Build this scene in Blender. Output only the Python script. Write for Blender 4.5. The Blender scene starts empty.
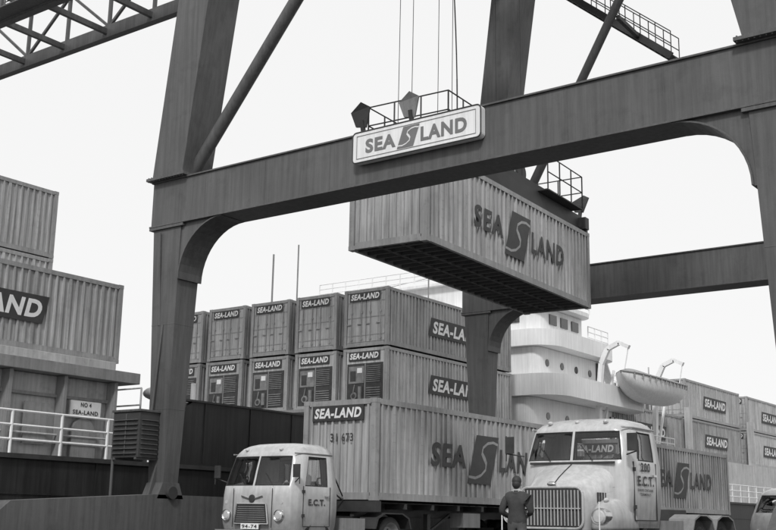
import bpy, bmesh, math, random
from mathutils import Vector, Matrix
random.seed(7)
sc=bpy.context.scene
rad=math.radians

# ---------------------------------------------------------------- materials
def mat(name,g,rough=.6,var=.18,scale=1.2,metal=0.0,streak=0.0,bump=.0,objvar=.0,spec=.35,bscale=40,dirt=0.0,dz=None):
    m=bpy.data.materials.new(name); m.use_nodes=True
    nt=m.node_tree; N=nt.nodes; L=nt.links
    bs=N['Principled BSDF']; bs.inputs['Roughness'].default_value=rough
    bs.inputs['Metallic'].default_value=metal
    bs.inputs['Specular IOR Level'].default_value=spec
    tc=N.new('ShaderNodeTexCoord'); oi=N.new('ShaderNodeObjectInfo')
    mul=N.new('ShaderNodeVectorMath'); mul.operation='SCALE'; mul.inputs[0].default_value=(37,53,71)
    L.new(oi.outputs['Random'],mul.inputs['Scale'])
    add=N.new('ShaderNodeVectorMath'); add.operation='ADD'
    L.new(tc.outputs['Object'],add.inputs[0]); L.new(mul.outputs[0],add.inputs[1])
    def noise(vec,sc_,det,lo,hi,a,b):
        n=N.new('ShaderNodeTexNoise'); n.inputs['Scale'].default_value=sc_; n.inputs['Detail'].default_value=det
        n.inputs['Roughness'].default_value=.62; L.new(vec,n.inputs['Vector'])
        r=N.new('ShaderNodeMapRange'); r.inputs[1].default_value=lo; r.inputs[2].default_value=hi
        r.inputs[3].default_value=a; r.inputs[4].default_value=b; L.new(n.outputs[0],r.inputs[0]); return r.outputs[0]
    def times(a,b):
        mm=N.new('ShaderNodeMath'); mm.operation='MULTIPLY'; L.new(a,mm.inputs[0]); L.new(b,mm.inputs[1]); return mm.outputs[0]
    last=noise(add.outputs[0],scale,6,.3,.7,1-var,1+var)
    if streak>0:
        mp=N.new('ShaderNodeMapping'); mp.inputs['Scale'].default_value=(7,7,.35); L.new(add.outputs[0],mp.inputs['Vector'])
        last=times(last,noise(mp.outputs[0],1.3,4,.38,.62,1-streak,1+streak*.4))
        mp=N.new('ShaderNodeMapping'); mp.inputs['Scale'].default_value=(22,22,1.2); L.new(add.outputs[0],mp.inputs['Vector'])
        last=times(last,noise(mp.outputs[0],1.3,3,.6,.75,1,1-streak*.9))
    if dirt>0:
        last=times(last,noise(add.outputs[0],scale*4,8,.52,.68,1,1-dirt))
    if dz:   # road dirt that fades out with height on the body
        sx=N.new('ShaderNodeSeparateXYZ'); L.new(tc.outputs['Object'],sx.inputs[0])
        n=N.new('ShaderNodeTexNoise'); n.inputs['Scale'].default_value=5; n.inputs['Detail'].default_value=6; L.new(add.outputs[0],n.inputs['Vector'])
        ad=N.new('ShaderNodeMath'); ad.operation='MULTIPLY_ADD'; ad.inputs[1].default_value=.9; L.new(n.outputs[0],ad.inputs[0]); L.new(sx.outputs['Z'],ad.inputs[2])
        r=N.new('ShaderNodeMapRange'); r.inputs[1].default_value=dz[0]+.45; r.inputs[2].default_value=dz[1]+.45; r.inputs[3].default_value=dz[2]; r.inputs[4].default_value=1
        L.new(ad.outputs[0],r.inputs[0]); last=times(last,r.outputs[0])
    if objvar>0:
        r3=N.new('ShaderNodeMapRange'); r3.inputs[3].default_value=1-objvar; r3.inputs[4].default_value=1+objvar
        L.new(oi.outputs['Random'],r3.inputs[0]); last=times(last,r3.outputs[0])
    mg=N.new('ShaderNodeMath'); mg.operation='MULTIPLY'; mg.inputs[1].default_value=g
    L.new(last,mg.inputs[0])
    cc=N.new('ShaderNodeCombineColor')
    for i in range(3): L.new(mg.outputs[0],cc.inputs[i])
    L.new(cc.outputs[0],bs.inputs['Base Color'])
    if bump>0:
        n3=N.new('ShaderNodeTexNoise'); n3.inputs['Scale'].default_value=bscale; n3.inputs['Detail'].default_value=4
        L.new(tc.outputs['Object'],n3.inputs['Vector'])
        b=N.new('ShaderNodeBump'); b.inputs['Strength'].default_value=bump; b.inputs['Distance'].default_value=.02
        L.new(n3.outputs[0],b.inputs['Height']); L.new(b.outputs[0],bs.inputs['Normal'])
    return m
def glassmat(name):
    m=bpy.data.materials.new(name); m.use_nodes=True
    nt=m.node_tree; N=nt.nodes; L=nt.links; N.remove(N['Principled BSDF'])
    out=N['Material Output']; t=N.new('ShaderNodeBsdfTransparent'); t.inputs[0].default_value=(.88,.88,.88,1)
    g=N.new('ShaderNodeBsdfGlossy'); g.inputs['Roughness'].default_value=.03; g.inputs[0].default_value=(.9,.9,.9,1)
    f=N.new('ShaderNodeFresnel'); f.inputs[0].default_value=1.6
    mx=N.new('ShaderNodeMixShader'); L.new(f.outputs[0],mx.inputs[0]); L.new(t.outputs[0],mx.inputs[1]); L.new(g.outputs[0],mx.inputs[2])
    L.new(mx.outputs[0],out.inputs[0]); return m

CRANE=mat('crane_paint',.105,.5,.18,.5,streak=.18,bump=.08,dirt=.22,bscale=15)
CRANE2=mat('crane_paint_dark',.05,.6,.2,.8)
ALU=mat('container_paint',.41,.42,.14,.6,streak=.30,objvar=.17,bump=.18,bscale=4,dirt=.18)
ALUF=mat('container_frame',.31,.5,.15,1.5,streak=.15,objvar=.15,dirt=.25)
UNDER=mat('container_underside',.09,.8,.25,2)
MACH=mat('machinery_dark',.045,.6,.3,4)
MACH2=mat('machinery_grey',.19,.5,.3,4)
LETT=mat('lettering_dark',.055,.6,.15,3,dirt=.25)
LETW=mat('lettering_white',.72,.6,.08,3,dirt=.12)
PANEL=mat('lettering_panel',.045,.6,.2,2)
WHITE=mat('white_paint',.80,.45,.05,.7,streak=.09,bump=.03)
LGREY=mat('light_grey_paint',.44,.5,.12,1,streak=.18,dirt=.2)
MGREY=mat('mid_grey_paint',.24,.55,.15,1,streak=.15,dirt=.2)
BLACK=mat('hull_black_paint',.022,.5,.35,.6,streak=.35,bump=.12,bscale=2)
DARK=mat('dark_steel',.04,.6,.3,3)
RUB=mat('rubber',.03,.85,.25,4)
CABP=mat('truck_paint',.52,.25,.08,1.2,streak=.12,spec=.5,dirt=.12,dz=(.55,1.7,.5))
CABB=mat('truck_paint_lower',.25,.4,.15,2,spec=.5,dirt=.3)
CHROME=mat('chrome',.55,.22,.1,3,metal=.9)
LAMP=mat('lamp_lens',.5,.1,.06,10,spec=.8)
INT=mat('cab_interior',.20,.8,.15,3)
GLASS=glassmat('window_glass')
SKIN=mat('skin',.40,.6,.06,6)
HAIR=mat('hair',.035,.6,.2,30)
JACK=mat('jacket_cloth',.05,.9,.2,8,bump=.4,bscale=12)
TROU=mat('trouser_cloth',.09,.9,.15,8)
SHIRT=mat('shirt_cloth',.45,.9,.1,8)
ASPH=mat('asphalt',.055,.9,.25,.25,bump=.3,bscale=30)
CONC=mat('concrete',.28,.85,.18,.5,bump=.2)
WIN=mat('dark_window',.03,.12,.1,2,spec=.8)
CANV=mat('canvas_cover',.30,.9,.15,2,bump=.3,bscale=8)
SGREY=mat('sign_letters',.17,.6,.1,3)

# ---------------------------------------------------------------- builder
class B:
    def __init__(s): s.v=[];s.f=[];s.m=[];s.s=[]
    def add(s,vs,fs,mi=0,sm=False):
        o=len(s.v); s.v+= [tuple(p) for p in vs]
        for f in fs: s.f.append([o+i for i in f]); s.m.append(mi); s.s.append(sm)
    def hexa(s,p,mi=0):
        s.add(p,[(0,3,2,1),(4,5,6,7),(0,1,5,4),(1,2,6,5),(2,3,7,6),(3,0,4,7)],mi)
    def box(s,x0,x1,y0,y1,z0,z1,mi=0):
        s.hexa([(x0,y0,z0),(x1,y0,z0),(x1,y1,z0),(x0,y1,z0),(x0,y0,z1),(x1,y0,z1),(x1,y1,z1),(x0,y1,z1)],mi)
    def frus(s,cx,cy,z0,wx0,wy0,cx1,cy1,z1,wx1,wy1,mi=0):
        a=[];
        for (X,Y,z,wx,wy) in ((cx,cy,z0,wx0,wy0),(cx1,cy1,z1,wx1,wy1)):
            a+=[(X-wx/2,Y-wy/2,z),(X+wx/2,Y-wy/2,z),(X+wx/2,Y+wy/2,z),(X-wx/2,Y+wy/2,z)]
        s.hexa(a,mi)
    def prism(s,pts,axis,a,b,mi=0,sm=False):
        n=len(pts)
        def P(p,t):
            if axis=='x': return (t,p[0],p[1])
            if axis=='y': return (p[0],t,p[1])
            return (p[0],p[1],t)
        vs=[P(p,a) for p in pts]+[P(p,b) for p in pts]
        s.add(vs,[tuple(range(n)),tuple(range(2*n-1,n-1,-1))],mi)
        s.add(vs,[(i,(i+1)%n,n+(i+1)%n,n+i) for i in range(n)],mi,sm)
    def tube(s,p0,p1,r,n=8,mi=0,r2=None):
        p0=Vector(p0);p1=Vector(p1);d=p1-p0
        if d.length<1e-6:return
        r2=r if r2 is None else r2
        q=d.to_track_quat('Z','Y'); vs=[]
        for (c,R) in ((p0,r),(p1,r2)):
            for i in range(n):
                a=2*math.pi*i/n; vs.append(c+q@Vector((R*math.cos(a),R*math.sin(a),0)))
        s.add(vs,[(i,(i+1)%n,n+(i+1)%n,n+i) for i in range(n)],mi,n>6)
        s.add(vs,[tuple(range(n-1,-1,-1)),tuple(range(n,2*n))],mi)
    def path(s,pts,r,n=8,mi=0):
        for a,b in zip(pts[:-1],pts[1:]): s.tube(a,b,r,n,mi)
    def bar(s,p0,p1,w,h,mi=0,up=None):
        p0=Vector(p0);p1=Vector(p1);d=(p1-p0).normalized()
        if up is None: up=Vector((0,0,1)) if abs(d.z)<.98 else Vector((1,0,0))
        up=Vector(up)
        sd=d.cross(up).normalized(); u=sd.cross(d).normalized()
        a=[]
        for c in (p0,p1):
            a+=[c-sd*w/2-u*h/2,c+sd*w/2-u*h/2,c+sd*w/2+u*h/2,c-sd*w/2+u*h/2]
        s.hexa(a,mi)
    def lathe(s,prof,c,axis,n=24,mi=0,mis=None):
        vs=[];m=len(prof)
        for i in range(n):
            a=2*math.pi*i/n
            for (t,r) in prof:
                u,v=r*math.cos(a),r*math.sin(a)
                if axis=='y': vs.append((c[0]+u,c[1]+t,c[2]+v))
                elif axis=='x': vs.append((c[0]+t,c[1]+u,c[2]+v))
                else: vs.append((c[0]+u,c[1]+v,c[2]+t))
        for j in range(m-1):
            s.add(vs,[(i*m+j,((i+1)%n)*m+j,((i+1)%n)*m+j+1,i*m+j+1) for i in range(n)],mis[j] if mis else mi,True)
    def ell(s,c,r,mi=0,nu=16,nv=10,e=1.0,zmin=None):
        def sp(a,e): return math.copysign(abs(a)**e,a)
        vs=[];
        for j in range(nv+1):
            ph=-math.pi/2+math.pi*j/nv
            for i in range(nu):
                th=2*math.pi*i/nu
                z=c[2]+r[2]*sp(math.sin(ph),e)
                if zmin is not None: z=max(z,zmin)
                vs.append((c[0]+r[0]*sp(math.cos(ph),e)*sp(math.cos(th),e),c[1]+r[1]*sp(math.cos(ph),e)*sp(math.sin(th),e),z))
        s.add(vs,[(j*nu+i,j*nu+(i+1)%nu,(j+1)*nu+(i+1)%nu,(j+1)*nu+i) for j in range(nv) for i in range(nu)],mi,True)
    def rail(s,pts,h=1.1,sp=1.5,r=.025,nr=3,mi=0):
        for a,b in zip(pts[:-1],pts[1:]):
            a=Vector(a);b=Vector(b);L=(b-a).length;n=max(1,round(L/sp))
            for k in range(nr):
                z=Vector((0,0,h*(k+1)/nr)); s.tube(a+z,b+z,r,6,mi)
            for i in range(n+1):
                p=a.lerp(b,i/n); s.tube(p,p+Vector((0,0,h)),r*1.15,6,mi)
    def mesh(s,name,mats):
        me=bpy.data.meshes.new(name); me.from_pydata(s.v,[],s.f)
        for m in mats: me.materials.append(m)
        me.polygons.foreach_set('material_index',s.m)
        bm=bmesh.new(); bm.from_mesh(me)
        bmesh.ops.recalc_face_normals(bm,faces=bm.faces[:])
        bm.to_mesh(me); bm.free()
        me.polygons.foreach_set('use_smooth',s.s)
        me.update(); return me
    def obj(s,name,mats,parent=None,bevel=0,loc=(0,0,0)):
        return mk(name,s.mesh(name,mats),parent,loc,bevel=bevel)
def mk(name,me,parent=None,loc=(0,0,0),rot=(0,0,0),bevel=0):
    o=bpy.data.objects.new(name,me); sc.collection.objects.link(o)
    o.location=loc; o.rotation_euler=rot
    if parent: o.parent=parent
    if bevel:
        b=o.modifiers.new('b','BEVEL'); b.width=bevel; b.segments=2; b.limit_method='ANGLE'; b.angle_limit=rad(35)
    return o
def empty(name,loc=(0,0,0),rz=0):
    o=bpy.data.objects.new(name,None); sc.collection.objects.link(o); o.location=loc; o.rotation_euler=(0,0,rz); return o

_tc={}
def tmesh(s,w,h,mat_,bold=.03,shear=.0):
    k=(s,w,h,mat_.name,bold,shear)
    if k in _tc: return _tc[k]
    cu=bpy.data.curves.new('t','FONT'); cu.body=s; cu.size=1; cu.offset=bold; cu.shear=shear; cu.space_character=1.12; cu.resolution_u=4
    o=bpy.data.objects.new('t',cu); sc.collection.objects.link(o)
    dg=bpy.context.evaluated_depsgraph_get(); dg.update()
    me=bpy.data.meshes.new_from_object(o.evaluated_get(dg)); bpy.data.objects.remove(o)
    xs=[v.co.x for v in me.vertices]; ys=[v.co.y for v in me.vertices]
    x0,x1,y0,y1=min(xs),max(xs),min(ys),max(ys)
    for v in me.vertices:
        v.co=((v.co.x-x0)/(x1-x0)*w,(v.co.y-y0)/(y1-y0)*h,0)
    me.materials.clear(); me.materials.append(mat_); me.name='lettering'
    _tc[k]=me; return me
RY=(rad(90),0,0); RX=(rad(90),0,rad(-90))
def text(name,s,w,h,loc,rot,parent,m=None,bold=.03,shear=0):
    return mk(name,tmesh(s,w,h,m or LETT,bold,shear),parent,loc,rot)
_lg={}
def logo_mesh(w,h,dark,light):
    k=(w,h,dark.name,light.name)
    if k in _lg: return _lg[k]
    b=B(); sh=.28*w
    def T(u,v,z=0): return (u*(w-sh)+v*sh,v*h,z)
    b.add([T(0,.0),T(1,.0),T(1,1),T(0,1)],[(0,1,2,3)],0)
    pts=[(1.02,.84),(.78,.88),(.55,.85),(.38,.75),(.38,.63),(.52,.53),(.64,.43),(.66,.3),(.5,.18),(.28,.12),(-.02,.14)]
    wd=[.03,.035,.04,.045,.05,.06,.05,.045,.04,.035,.03]
    L_=[];R_=[]
    for i,(u,v) in enumerate(pts):
        a=pts[max(i-1,0)];c=pts[min(i+1,len(pts)-1)]
        dx,dy=(c[0]-a[0])*w,(c[1]-a[1])*h; l=math.hypot(dx,dy); nx,ny=-dy/l,dx/l
        q=wd[i]*h*.8
        L_.append(T(u+nx*q/w,v+ny*q/h,.004)); R_.append(T(u-nx*q/w,v-ny*q/h,.004))
    n=len(pts)
    b.add(L_+R_,[(i,i+1,n+i+1,n+i) for i in range(n-1)],1)
    me=bpy.data.meshes.new('logo'); me.from_pydata(b.v,[],b.f); me.materials.append(dark); me.materials.append(light)
    me.polygons.foreach_set('material_index',b.m); _lg[k]=me; return me

# ---------------------------------------------------------------- ground, quay, water
g=B(); g.box(-3000,3000,-3000,23.6,-.3,0); g.obj('ground',[ASPH])
FN,FR=19.9,35.5; YW,YL=21.78,5.6
q=B(); q.box(-300,400,23.62,24.15,-4,.12,0)
for yy in (YW,YL): q.box(-300,400,yy-.04,yy+.04,.004,.03,1)
q.obj('quay_edge',[CONC,DARK])
w=B(); w.box(-3000,3000,24.2,4000,-3.2,-2.6,0)
WAT=mat('water',.05,.12,.2,.05,bump=.6,bscale=.6,spec=.5); w.obj('water',[WAT])
mk_=B()
for yy in (12.9,16.6): mk_.box(-60,150,yy-.07,yy+.07,.002,.006,0)
mk_.obj('lane_markings',[LETW])
for bx in (6,26,46,66):
    b=B(); b.lathe([(0,.32),(.05,.32),(.08,.2),(.4,.17),(.47,.3),(.6,.32),(.66,.2),(.67,0)],(bx,23.2,0),'z',16)
    b.obj('mooring_bollard',[DARK])

# ---------------------------------------------------------------- shipping containers
L0,W0,H0=10.67,2.44,2.6
def cont_body(end):
    b=B(); L,W,H=L0,W0,H0
    b.box(.07,L-.05,.07,W-.07,.14,H-.04,0)
    for x in (0,L-.16):
        for y in (0,W-.16): b.box(x,x+.16,y,y+.16,.12,H-.12,1)
    for x in (-.006,L-.194):
        for y in (-.006,W-.194):
            for z in (0,H-.12): b.box(x,x+.2,y,y+.2,z,z+.12,1)
    for y in (.008,W-.11):
        b.box(.194,L-.194,y,y+.102,.02,.2,1); b.box(.194,L-.194,y,y+.102,H-.15,H-.01,1)
    for x in (.008,L-.11):
        b.box(x,x+.102,.194,W-.194,.02,.2,1); b.box(x,x+.102,.194,W-.194,H-.15,H-.01,1)
    n=40
    for i in range(n):
        x=.30+i*(L-.60)/(n-1); big=(i%5==2)
        hw=.055 if big else .032
        b.box(x-hw,x+hw,.016,.072,.2,H-.15,0); b.box(x-hw,x+hw,W-.072,W-.016,.2,H-.15,0)
        if big:
            for k in range(9):
                z=.3+k*.24
                for dx in (-.03,.03): b.box(x+dx-.008,x+dx+.008,.010,.017,z,z+.016,1)
    for i in range(24):
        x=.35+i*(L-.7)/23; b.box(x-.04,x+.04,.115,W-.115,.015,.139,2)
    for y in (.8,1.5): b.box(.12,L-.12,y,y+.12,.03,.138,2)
    for y in (.2,1.24):
        b.box(L-.05,L-.02,y,y+1.0,.22,H-.17,0)
        for k in (.25,.75): b.tube((L-.01,y+k,.2),(L-.01,y+k,H-.15),.018,6,1)
    if end=='plain':
        for i in range(9):
            y=.28+i*(W-.56)/8; b.box(.016,.072,y-.03,y+.03,.2,H-.15,0)
    elif end=='doors':
        for y in (.19,1.235):
            b.box(.03,.072,y,y+1.015,.22,H-.17,0)
            for k in (.22,.78):
                b.tube((.008,y+k,.2),(.008,y+k,H-.15),.022,6,1); b.box(-.02,.03,y+k-.02,y+k+.22,1.0,1.05,1)
                for z in (.3,1.5,2.3): b.box(-.012,.03,y+k-.05,y+k+.05,z,z+.07,1)
            for z in (.5,1.3,2.0): b.box(.015,.035,y,y+1.0,z,z+.04,1)
    elif end=='reefer':
        b.box(.03,.072,.19,W-.19,.2,H-.15,0)
        b.box(.0,.035,.24,W-.24,.22,1.92,4)
        b.box(-.02,.02,1.25,2.1,1.05,1.8,5); b.box(-.035,-.015,1.35,1.62,1.5,1.72,3); b.box(-.035,-.015,1.7,2.0,1.15,1.6,4)
        for k in range(9): b.box(-.03,.01,.36,1.12,1.08+k*.085,1.11+k*.085,5)
        for k in range(6): b.box(-.03,.01,.36,1.12,.3+k*.1,.34+k*.1,5)
        b.tube((-.03,1.45,.35),(-.03,1.45,.9),.09,10,5); b.tube((-.02,1.85,.55),(-.02,1.75,1.0),.03,6,5)
        b.lathe([(-.04,0),(-.04,.16),(.02,.18)],(.0,1.8,.5),'x',14,5); b.lathe([(-.045,0),(-.045,.1)],(-.001,1.8,.5),'x',14,4)
        b.box(-.015,.03,1.17,1.21,.22,1.9,1)
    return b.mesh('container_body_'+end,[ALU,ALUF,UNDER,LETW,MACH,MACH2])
CB={e:cont_body(e) for e in ('plain','doors','reefer')}
pan=B(); pan.prism([(0,0),(4.4,0),(4.6,.86),(.2,.86)],'y',-.0,.02,0); PANM=pan.mesh('letter_panel',[PANEL])
pe=B(); pe.box(-.01,.01,-1.72,0,0,.4,0); PEM=pe.mesh('end_panel',[PANEL])
def container(loc,kind='logo',end='plain',rz=0,number=None,endpanel=True):
    e=empty('shipping_container',loc,rz)
    mk('body',CB[end],e)
    if kind=='logo':
        text('letters_sea','SEA',1.80,.66,(2.5,-.004,.98),RY,e,bold=.03,shear=.12)
        mk('emblem',logo_mesh(1.75,1.4,LETT,ALUF),e,(4.38,-.003,.58),RY)
        text('letters_land','LAND',2.4,.66,(6.12,-.004,.98),RY,e,bold=.03,shear=.12)
    elif kind=='panel':
        mk('letter_panel',PANM,e,(3.2,-.008,.85))
        text('letters','SEA-LAND',4.05,.58,(3.5,-.014,.99),RY,e,m=LETW,bold=.04,shear=.2)
    if endpanel:
        mk('end_panel',PEM,e,(-.008,2.12,2.05))
        text('end_letters','SEA-LAND',1.58,.27,(-.024,2.05,2.115),RX,e,m=LETW,bold=.04,shear=.2)
    if number:
        text('number','31',.24,.22,(-.004,1.5,1.5),RX,e,bold=.02); text('number','673',.38,.22,(-.004,1.12,1.5),RX,e,bold=.02)
    return e

HX,HY,HZ=22.7,15.58,7.93; HR=rad(3.3)
container((HX,HY,HZ),'logo','plain',HR,endpanel=False)
DZ=5.72; PY=2.87
for r in range(5):
    container((38.4+random.uniform(-.05,.05),28.35+r*PY,DZ),'panel','reefer')
    container((38.4+random.uniform(-.05,.05),28.35+r*PY,DZ+2.66),'panel','doors')
xL=23.7
for r in range(4):
    container((xL-L0,28.4+r*PY,DZ+.02),'panel','doors')
    container((xL-L0-L0-.5,28.4+r*PY,DZ+.02),'panel','doors')
for r in (2,3):
    for t in (1,2):
        container((25.05-L0,28.4+r*PY,10.25-2.62*(2-t)),'none','doors')
for r in range(4):
    container((61.0,28.3+r*PY,DZ-.3),'panel','doors')
for r in range(4):
    for t in (0,1):
        container((72.1,28.2+r*PY,DZ-.3+t*2.64),'panel','doors')
        container((84.5,28.2+r*PY,DZ-.3+t*2.64),'panel','doors')

# ---------------------------------------------------------------- cargo ship
ship=empty('cargo_ship')
b=B()
plan=[(-60,24.6),(96,24.6),(108,27.5),(112,34),(112,40),(108,46),(96,49),(-60,49)]
b.prism(plan,'z',-3,2.4,0)
b.prism([(22,2.4),(52,2.4),(52,4.0),(50.5,4.3),(23.5,4.3),(22,3.4)],'y',24.61,24.8,0)
for z in (0.2,1.4): b.box(-60,96,24.57,24.6,z,z+.05,0)
for x in range(-58,96,6): b.box(x,x+.05,24.575,24.6,-2.6,2.35,0)
for x in range(24,52,2): b.box(x,x+.05,24.58,24.61,2.5,4.28,0)
b.box(-60,96,24.5,24.6,2.3,2.42,1)
b.box(22,51,24.56,24.86,4.3,4.36,1)
b.obj('hull',[BLACK,DARK],ship)
b=B(); b.prism([(-60,24.7),(96,24.7),(107,27.7),(111,34),(111,40),(107,46),(96,48.9),(-60,48.9)],'z',2.4,2.41); b.obj('deck',[MGREY],ship)
b=B()
b.rail([(-20,24.75,2.42),(22,24.75,2.42)],1.1,1.55,.035,3)
b.rail([(52,24.75,2.42),(95,24.75,2.42)],1.1,1.55,.03,3)
b.obj('railing',[WHITE],ship)
b=B()
b.box(-20,22.9,27.6,44,2.42,4.95,0)
b.box(-20,23.5,27.05,44.5,4.96,5.3,1)
b.box(-20,23.2,27.9,44.2,5.31,5.68,0)
for i in range(22):
    x=22.7-i*1.9; b.box(x-.06,x+.06,27.2,27.59,2.42,4.95,1)
b.box(-20,22.85,27.5,27.59,4.3,4.4,1)
for i in range(5):
    y=29+i*3.3; b.box(22.91,23.1,y-.08,y+.08,2.42,4.9,1)
b.box(-20,22.8,27.45,27.59,2.43,2.6,1)
b.tube((-20,27.4,3.0),(22.7,27.4,3.0),.05,8,1); b.tube((-20,27.4,3.2),(22.7,27.4,3.2),.035,8,0)
b.obj('hatch_coaming',[LGREY,MGREY],ship,bevel=.015)
b=B(); b.lathe([(0,0),(0,.42),(.06,.45)],(21.75,27.44,3.35),'y',20,0); b.box(21.3,22.2,27.4,27.5,2.6,3.35,0); b.box(19.6,20.4,27.42,27.5,2.9,4.1,0)
b.obj('coaming_doors',[MGREY],ship)
b=B(); b.box(21.15,22.3,27.385,27.45,3.8,4.28,0); b.obj('hatch_placard',[LETW],ship)
text('hatch_text','NO 4',.4,.13,(21.53,27.375,4.1),RY,ship)
text('hatch_text','SEA-LAND',.95,.13,(21.25,27.375,3.87),RY,ship)
b=B()
b.box(36,50,27.3,44,2.42,5.35,0); b.box(37.6,50.2,27.2,44.5,5.36,5.68,1)
for i in range(8): b.box(36.5+i*1.8,36.6+i*1.8,27.0,27.3,2.42,5.3,0)
b.obj('hatch_coaming',[DARK,MGREY],ship)
b=B()
b.tube((26.5,29.5,2.4),(26.5,29.5,5.0),.3,12,0); b.ell((26.5,29.5,5.1),(.55,.55,.25),0)
b.box(28,30.5,28,30,2.42,3.8,1); b.tube((28.6,27.8,4.1),(28.6,30.4,4.1),.5,14,1)
b.tube((31.5,33,2.4),(31.5,33,6.2),.12,8,0); b.box(32.5,34.5,30,33,2.42,4.9,0)
b.rail([(33,27,2.42),(36,27,2.42)],2.6,1,.03,4)
b.box(24.4,25.4,27.5,40,2.42,3.9,1)
b.rail([(24.4,28,3.9),(24.4,40,3.9)],1.1,1.5,.03,2)
b.obj('deck_gear',[LGREY,DARK],ship)
b=B()
for (x,y,t,r) in ((44,40.4,15.1,.05),(44,38.6,15.4,.04),(50.5,34.5,15.8,.04),(50.6,30.3,15.2,.04),(56,33,17.5,.06),(58,37,20,.10)):
    b.tube((x,y,5),(x,y,t),r,8,0)
b.bar((50.5,33.9,15.3),(50.5,35.1,15.3),.06,.06,0); b.bar((56,32,16.8),(56,34,16.8),.06,.06,0)
b.bar((56,33,16.2),(52.3,40,14.4),.03,.03,0)
b.obj('masts',[MGREY],ship)
def rplan(x0,x1,y0,y1,r,n=7,both=False):
    p=[]
    for i in range(n+1):
        a=math.pi+ (math.pi/2)*i/n; p.append((x0+r+r*math.cos(a),y0+r+r*math.sin(a)))
    if both:
        for i in range(n+1):
            a=-math.pi/2+(math.pi/2)*i/n; p.append((x1-r+r*math.cos(a),y0+r+r*math.sin(a)))
    else: p.append((x1,y0))
    p+=[(x1,y1),(x0,y1)]
    return p
b=B()
b.prism(rplan(50.8,66,27.6,45.5,.4),'z',2.42,5.0,0,False)
b.prism(rplan(50.8,63.3,26.9,46,1.2,both=True),'z',5.02,5.2,0)
b.prism(rplan(51.2,62.4,28.4,45.5,.6),'z',5.2,7.4,0)
b.prism(rplan(50.8,63.0,26.7,46,1.6,both=True),'z',7.42,8.55,0,True)
b.prism(rplan(51.6,59.6,28.2,45,.6),'z',8.55,10.1,0)
b.prism(rplan(51.2,60.0,27.3,45.6,1.5,both=True),'z',10.12,11.0,0,True)
b.prism(rplan(51.8,56.8,28.2,44,.8),'z',11.0,12.3,0)
b.prism(rplan(51.5,57.3,27.6,44.5,1.0,both=True),'z',12.32,12.55,0,True)
b.prism(rplan(52.5,58.5,33.0,44,.5),'z',12.55,14.2,0)
b.prism(rplan(52.1,58.9,32.4,44.6,.5),'z',14.2,14.35,0)
b.rail([(52.3,44,14.36),(52.3,32.6,14.36),(58.7,32.6,14.36)],.9,1.0,.03,3,0)
b.rail([(51.7,33,12.56),(51.7,28,12.56),(57,27.8,12.56)],.9,1.0,.03,3,0)
b.rail([(60.0,28,8.56),(62.6,28,8.56)],.95,.9,.03,3,0); b.rail([(57.2,28,11.0),(59.8,28,11.0)],.95,.9,.03,3,0)
b.bar((60.2,28.0,8.55),(58.4,28.0,11.0),.5,.08,0)
b.box(61.0,62.2,29.5,31,8.55,9.5,0); b.tube((57.9,29.5,11.0),(57.9,29.5,12.4),.2,10,0); b.ell((57.9,29.3,12.5),(.36,.36,.26),0)
b.tube((56.5,36,14.3),(56.5,36,16.5),.9,18,0)
b.obj('superstructure',[WHITE],ship)
b=B()
for x in (52.6,54.3,56.0,57.7): b.lathe([(0,0),(0,.2),(.03,.2)],(x,28.17,9.3),'y',14,0)
for x in (52.9,54.2,55.5): b.box(x,x+.8,28.14,28.25,11.45,12.0,0)
for i in range(9): b.box(51.74,51.9,29.4+i*1.6,30.4+i*1.6,11.5,12.05,0)
for x in (53,55.2,57.4,59.6): b.lathe([(0,0),(0,.2),(.03,.2)],(x,28.37,6.5),'y',14,0)
b.box(60.6,61.3,28.3,28.45,5.25,7.1,0); b.box(58.5,59.1,28.1,28.25,8.6,10.0,0)
b.obj('superstructure_windows',[WIN],ship)
b=B()
for x in (57.4,65.3):
    pts=[(x,27.6,5.2),(x,27.5,8.0),(x,27.3,9.8),(x,26.9,10.6),(x,26.2,10.9),(x,25.6,10.6)]
    for i in range(len(pts)-1): b.bar(pts[i],pts[i+1],.24,.34-.03*i,0)
    b.tube((x,25.65,10.6),(x,25.9,9.4),.03,6,0)
    b.bar((x+.3,27.6,5.2),(x+1.8,27.4,9.6),.12,.12,0)
b.box(56,67,27.0,28.2,5.02,5.18,0)
for x in (59,62,65,66.5): b.tube((x,27.2,2.4),(x,27.2,5.0),.08,8,0)
b.rail([(56,27.05,5.2),(67,27.05,5.2)],1.0,1.2,.03,3,0)
b.obj('boat_davits',[WHITE],ship)
b=B(); n=16; secs=[]
Lb=8.6
for i in range(n+1):
    t=i/n; u=2*t-1; wd=1.25*(1-abs(u)**2.6)**.75+.03; sheer=.28*u*u; dp=1.15*(1-abs(u)**4)*.95+.15
    ring=[]
    for k in range(9):
        a=math.pi*k/8
        ring.append((57.1+t*Lb,26.0+wd*math.cos(a)*-1,9.0+sheer-dp*math.sin(a)**.8 if 0<k<8 else 9.0+sheer))
    secs.append(ring)
vs=[p for r_ in secs for p in r_]
b.add(vs,[(i*9+k,(i+1)*9+k,(i+1)*9+k+1,i*9+k+1) for i in range(n) for k in range(8)],0,True)
tops=[]
for i in range(n+1):
    t=i/n;u=2*t-1; wd=1.25*(1-abs(u)**2.6)**.75+.05; s_=.28*u*u
    tops+=[(57.1+t*Lb,26.0-wd,9.02+s_),(57.1+t*Lb,26.0,9.02+s_+.5*(1-u**4)),(57.1+t*Lb,26.0+wd,9.02+s_)]
b.add(tops,[(i*3+k,(i+1)*3+k,(i+1)*3+k+1,i*3+k+1) for i in range(n) for k in range(2)],1)
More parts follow.
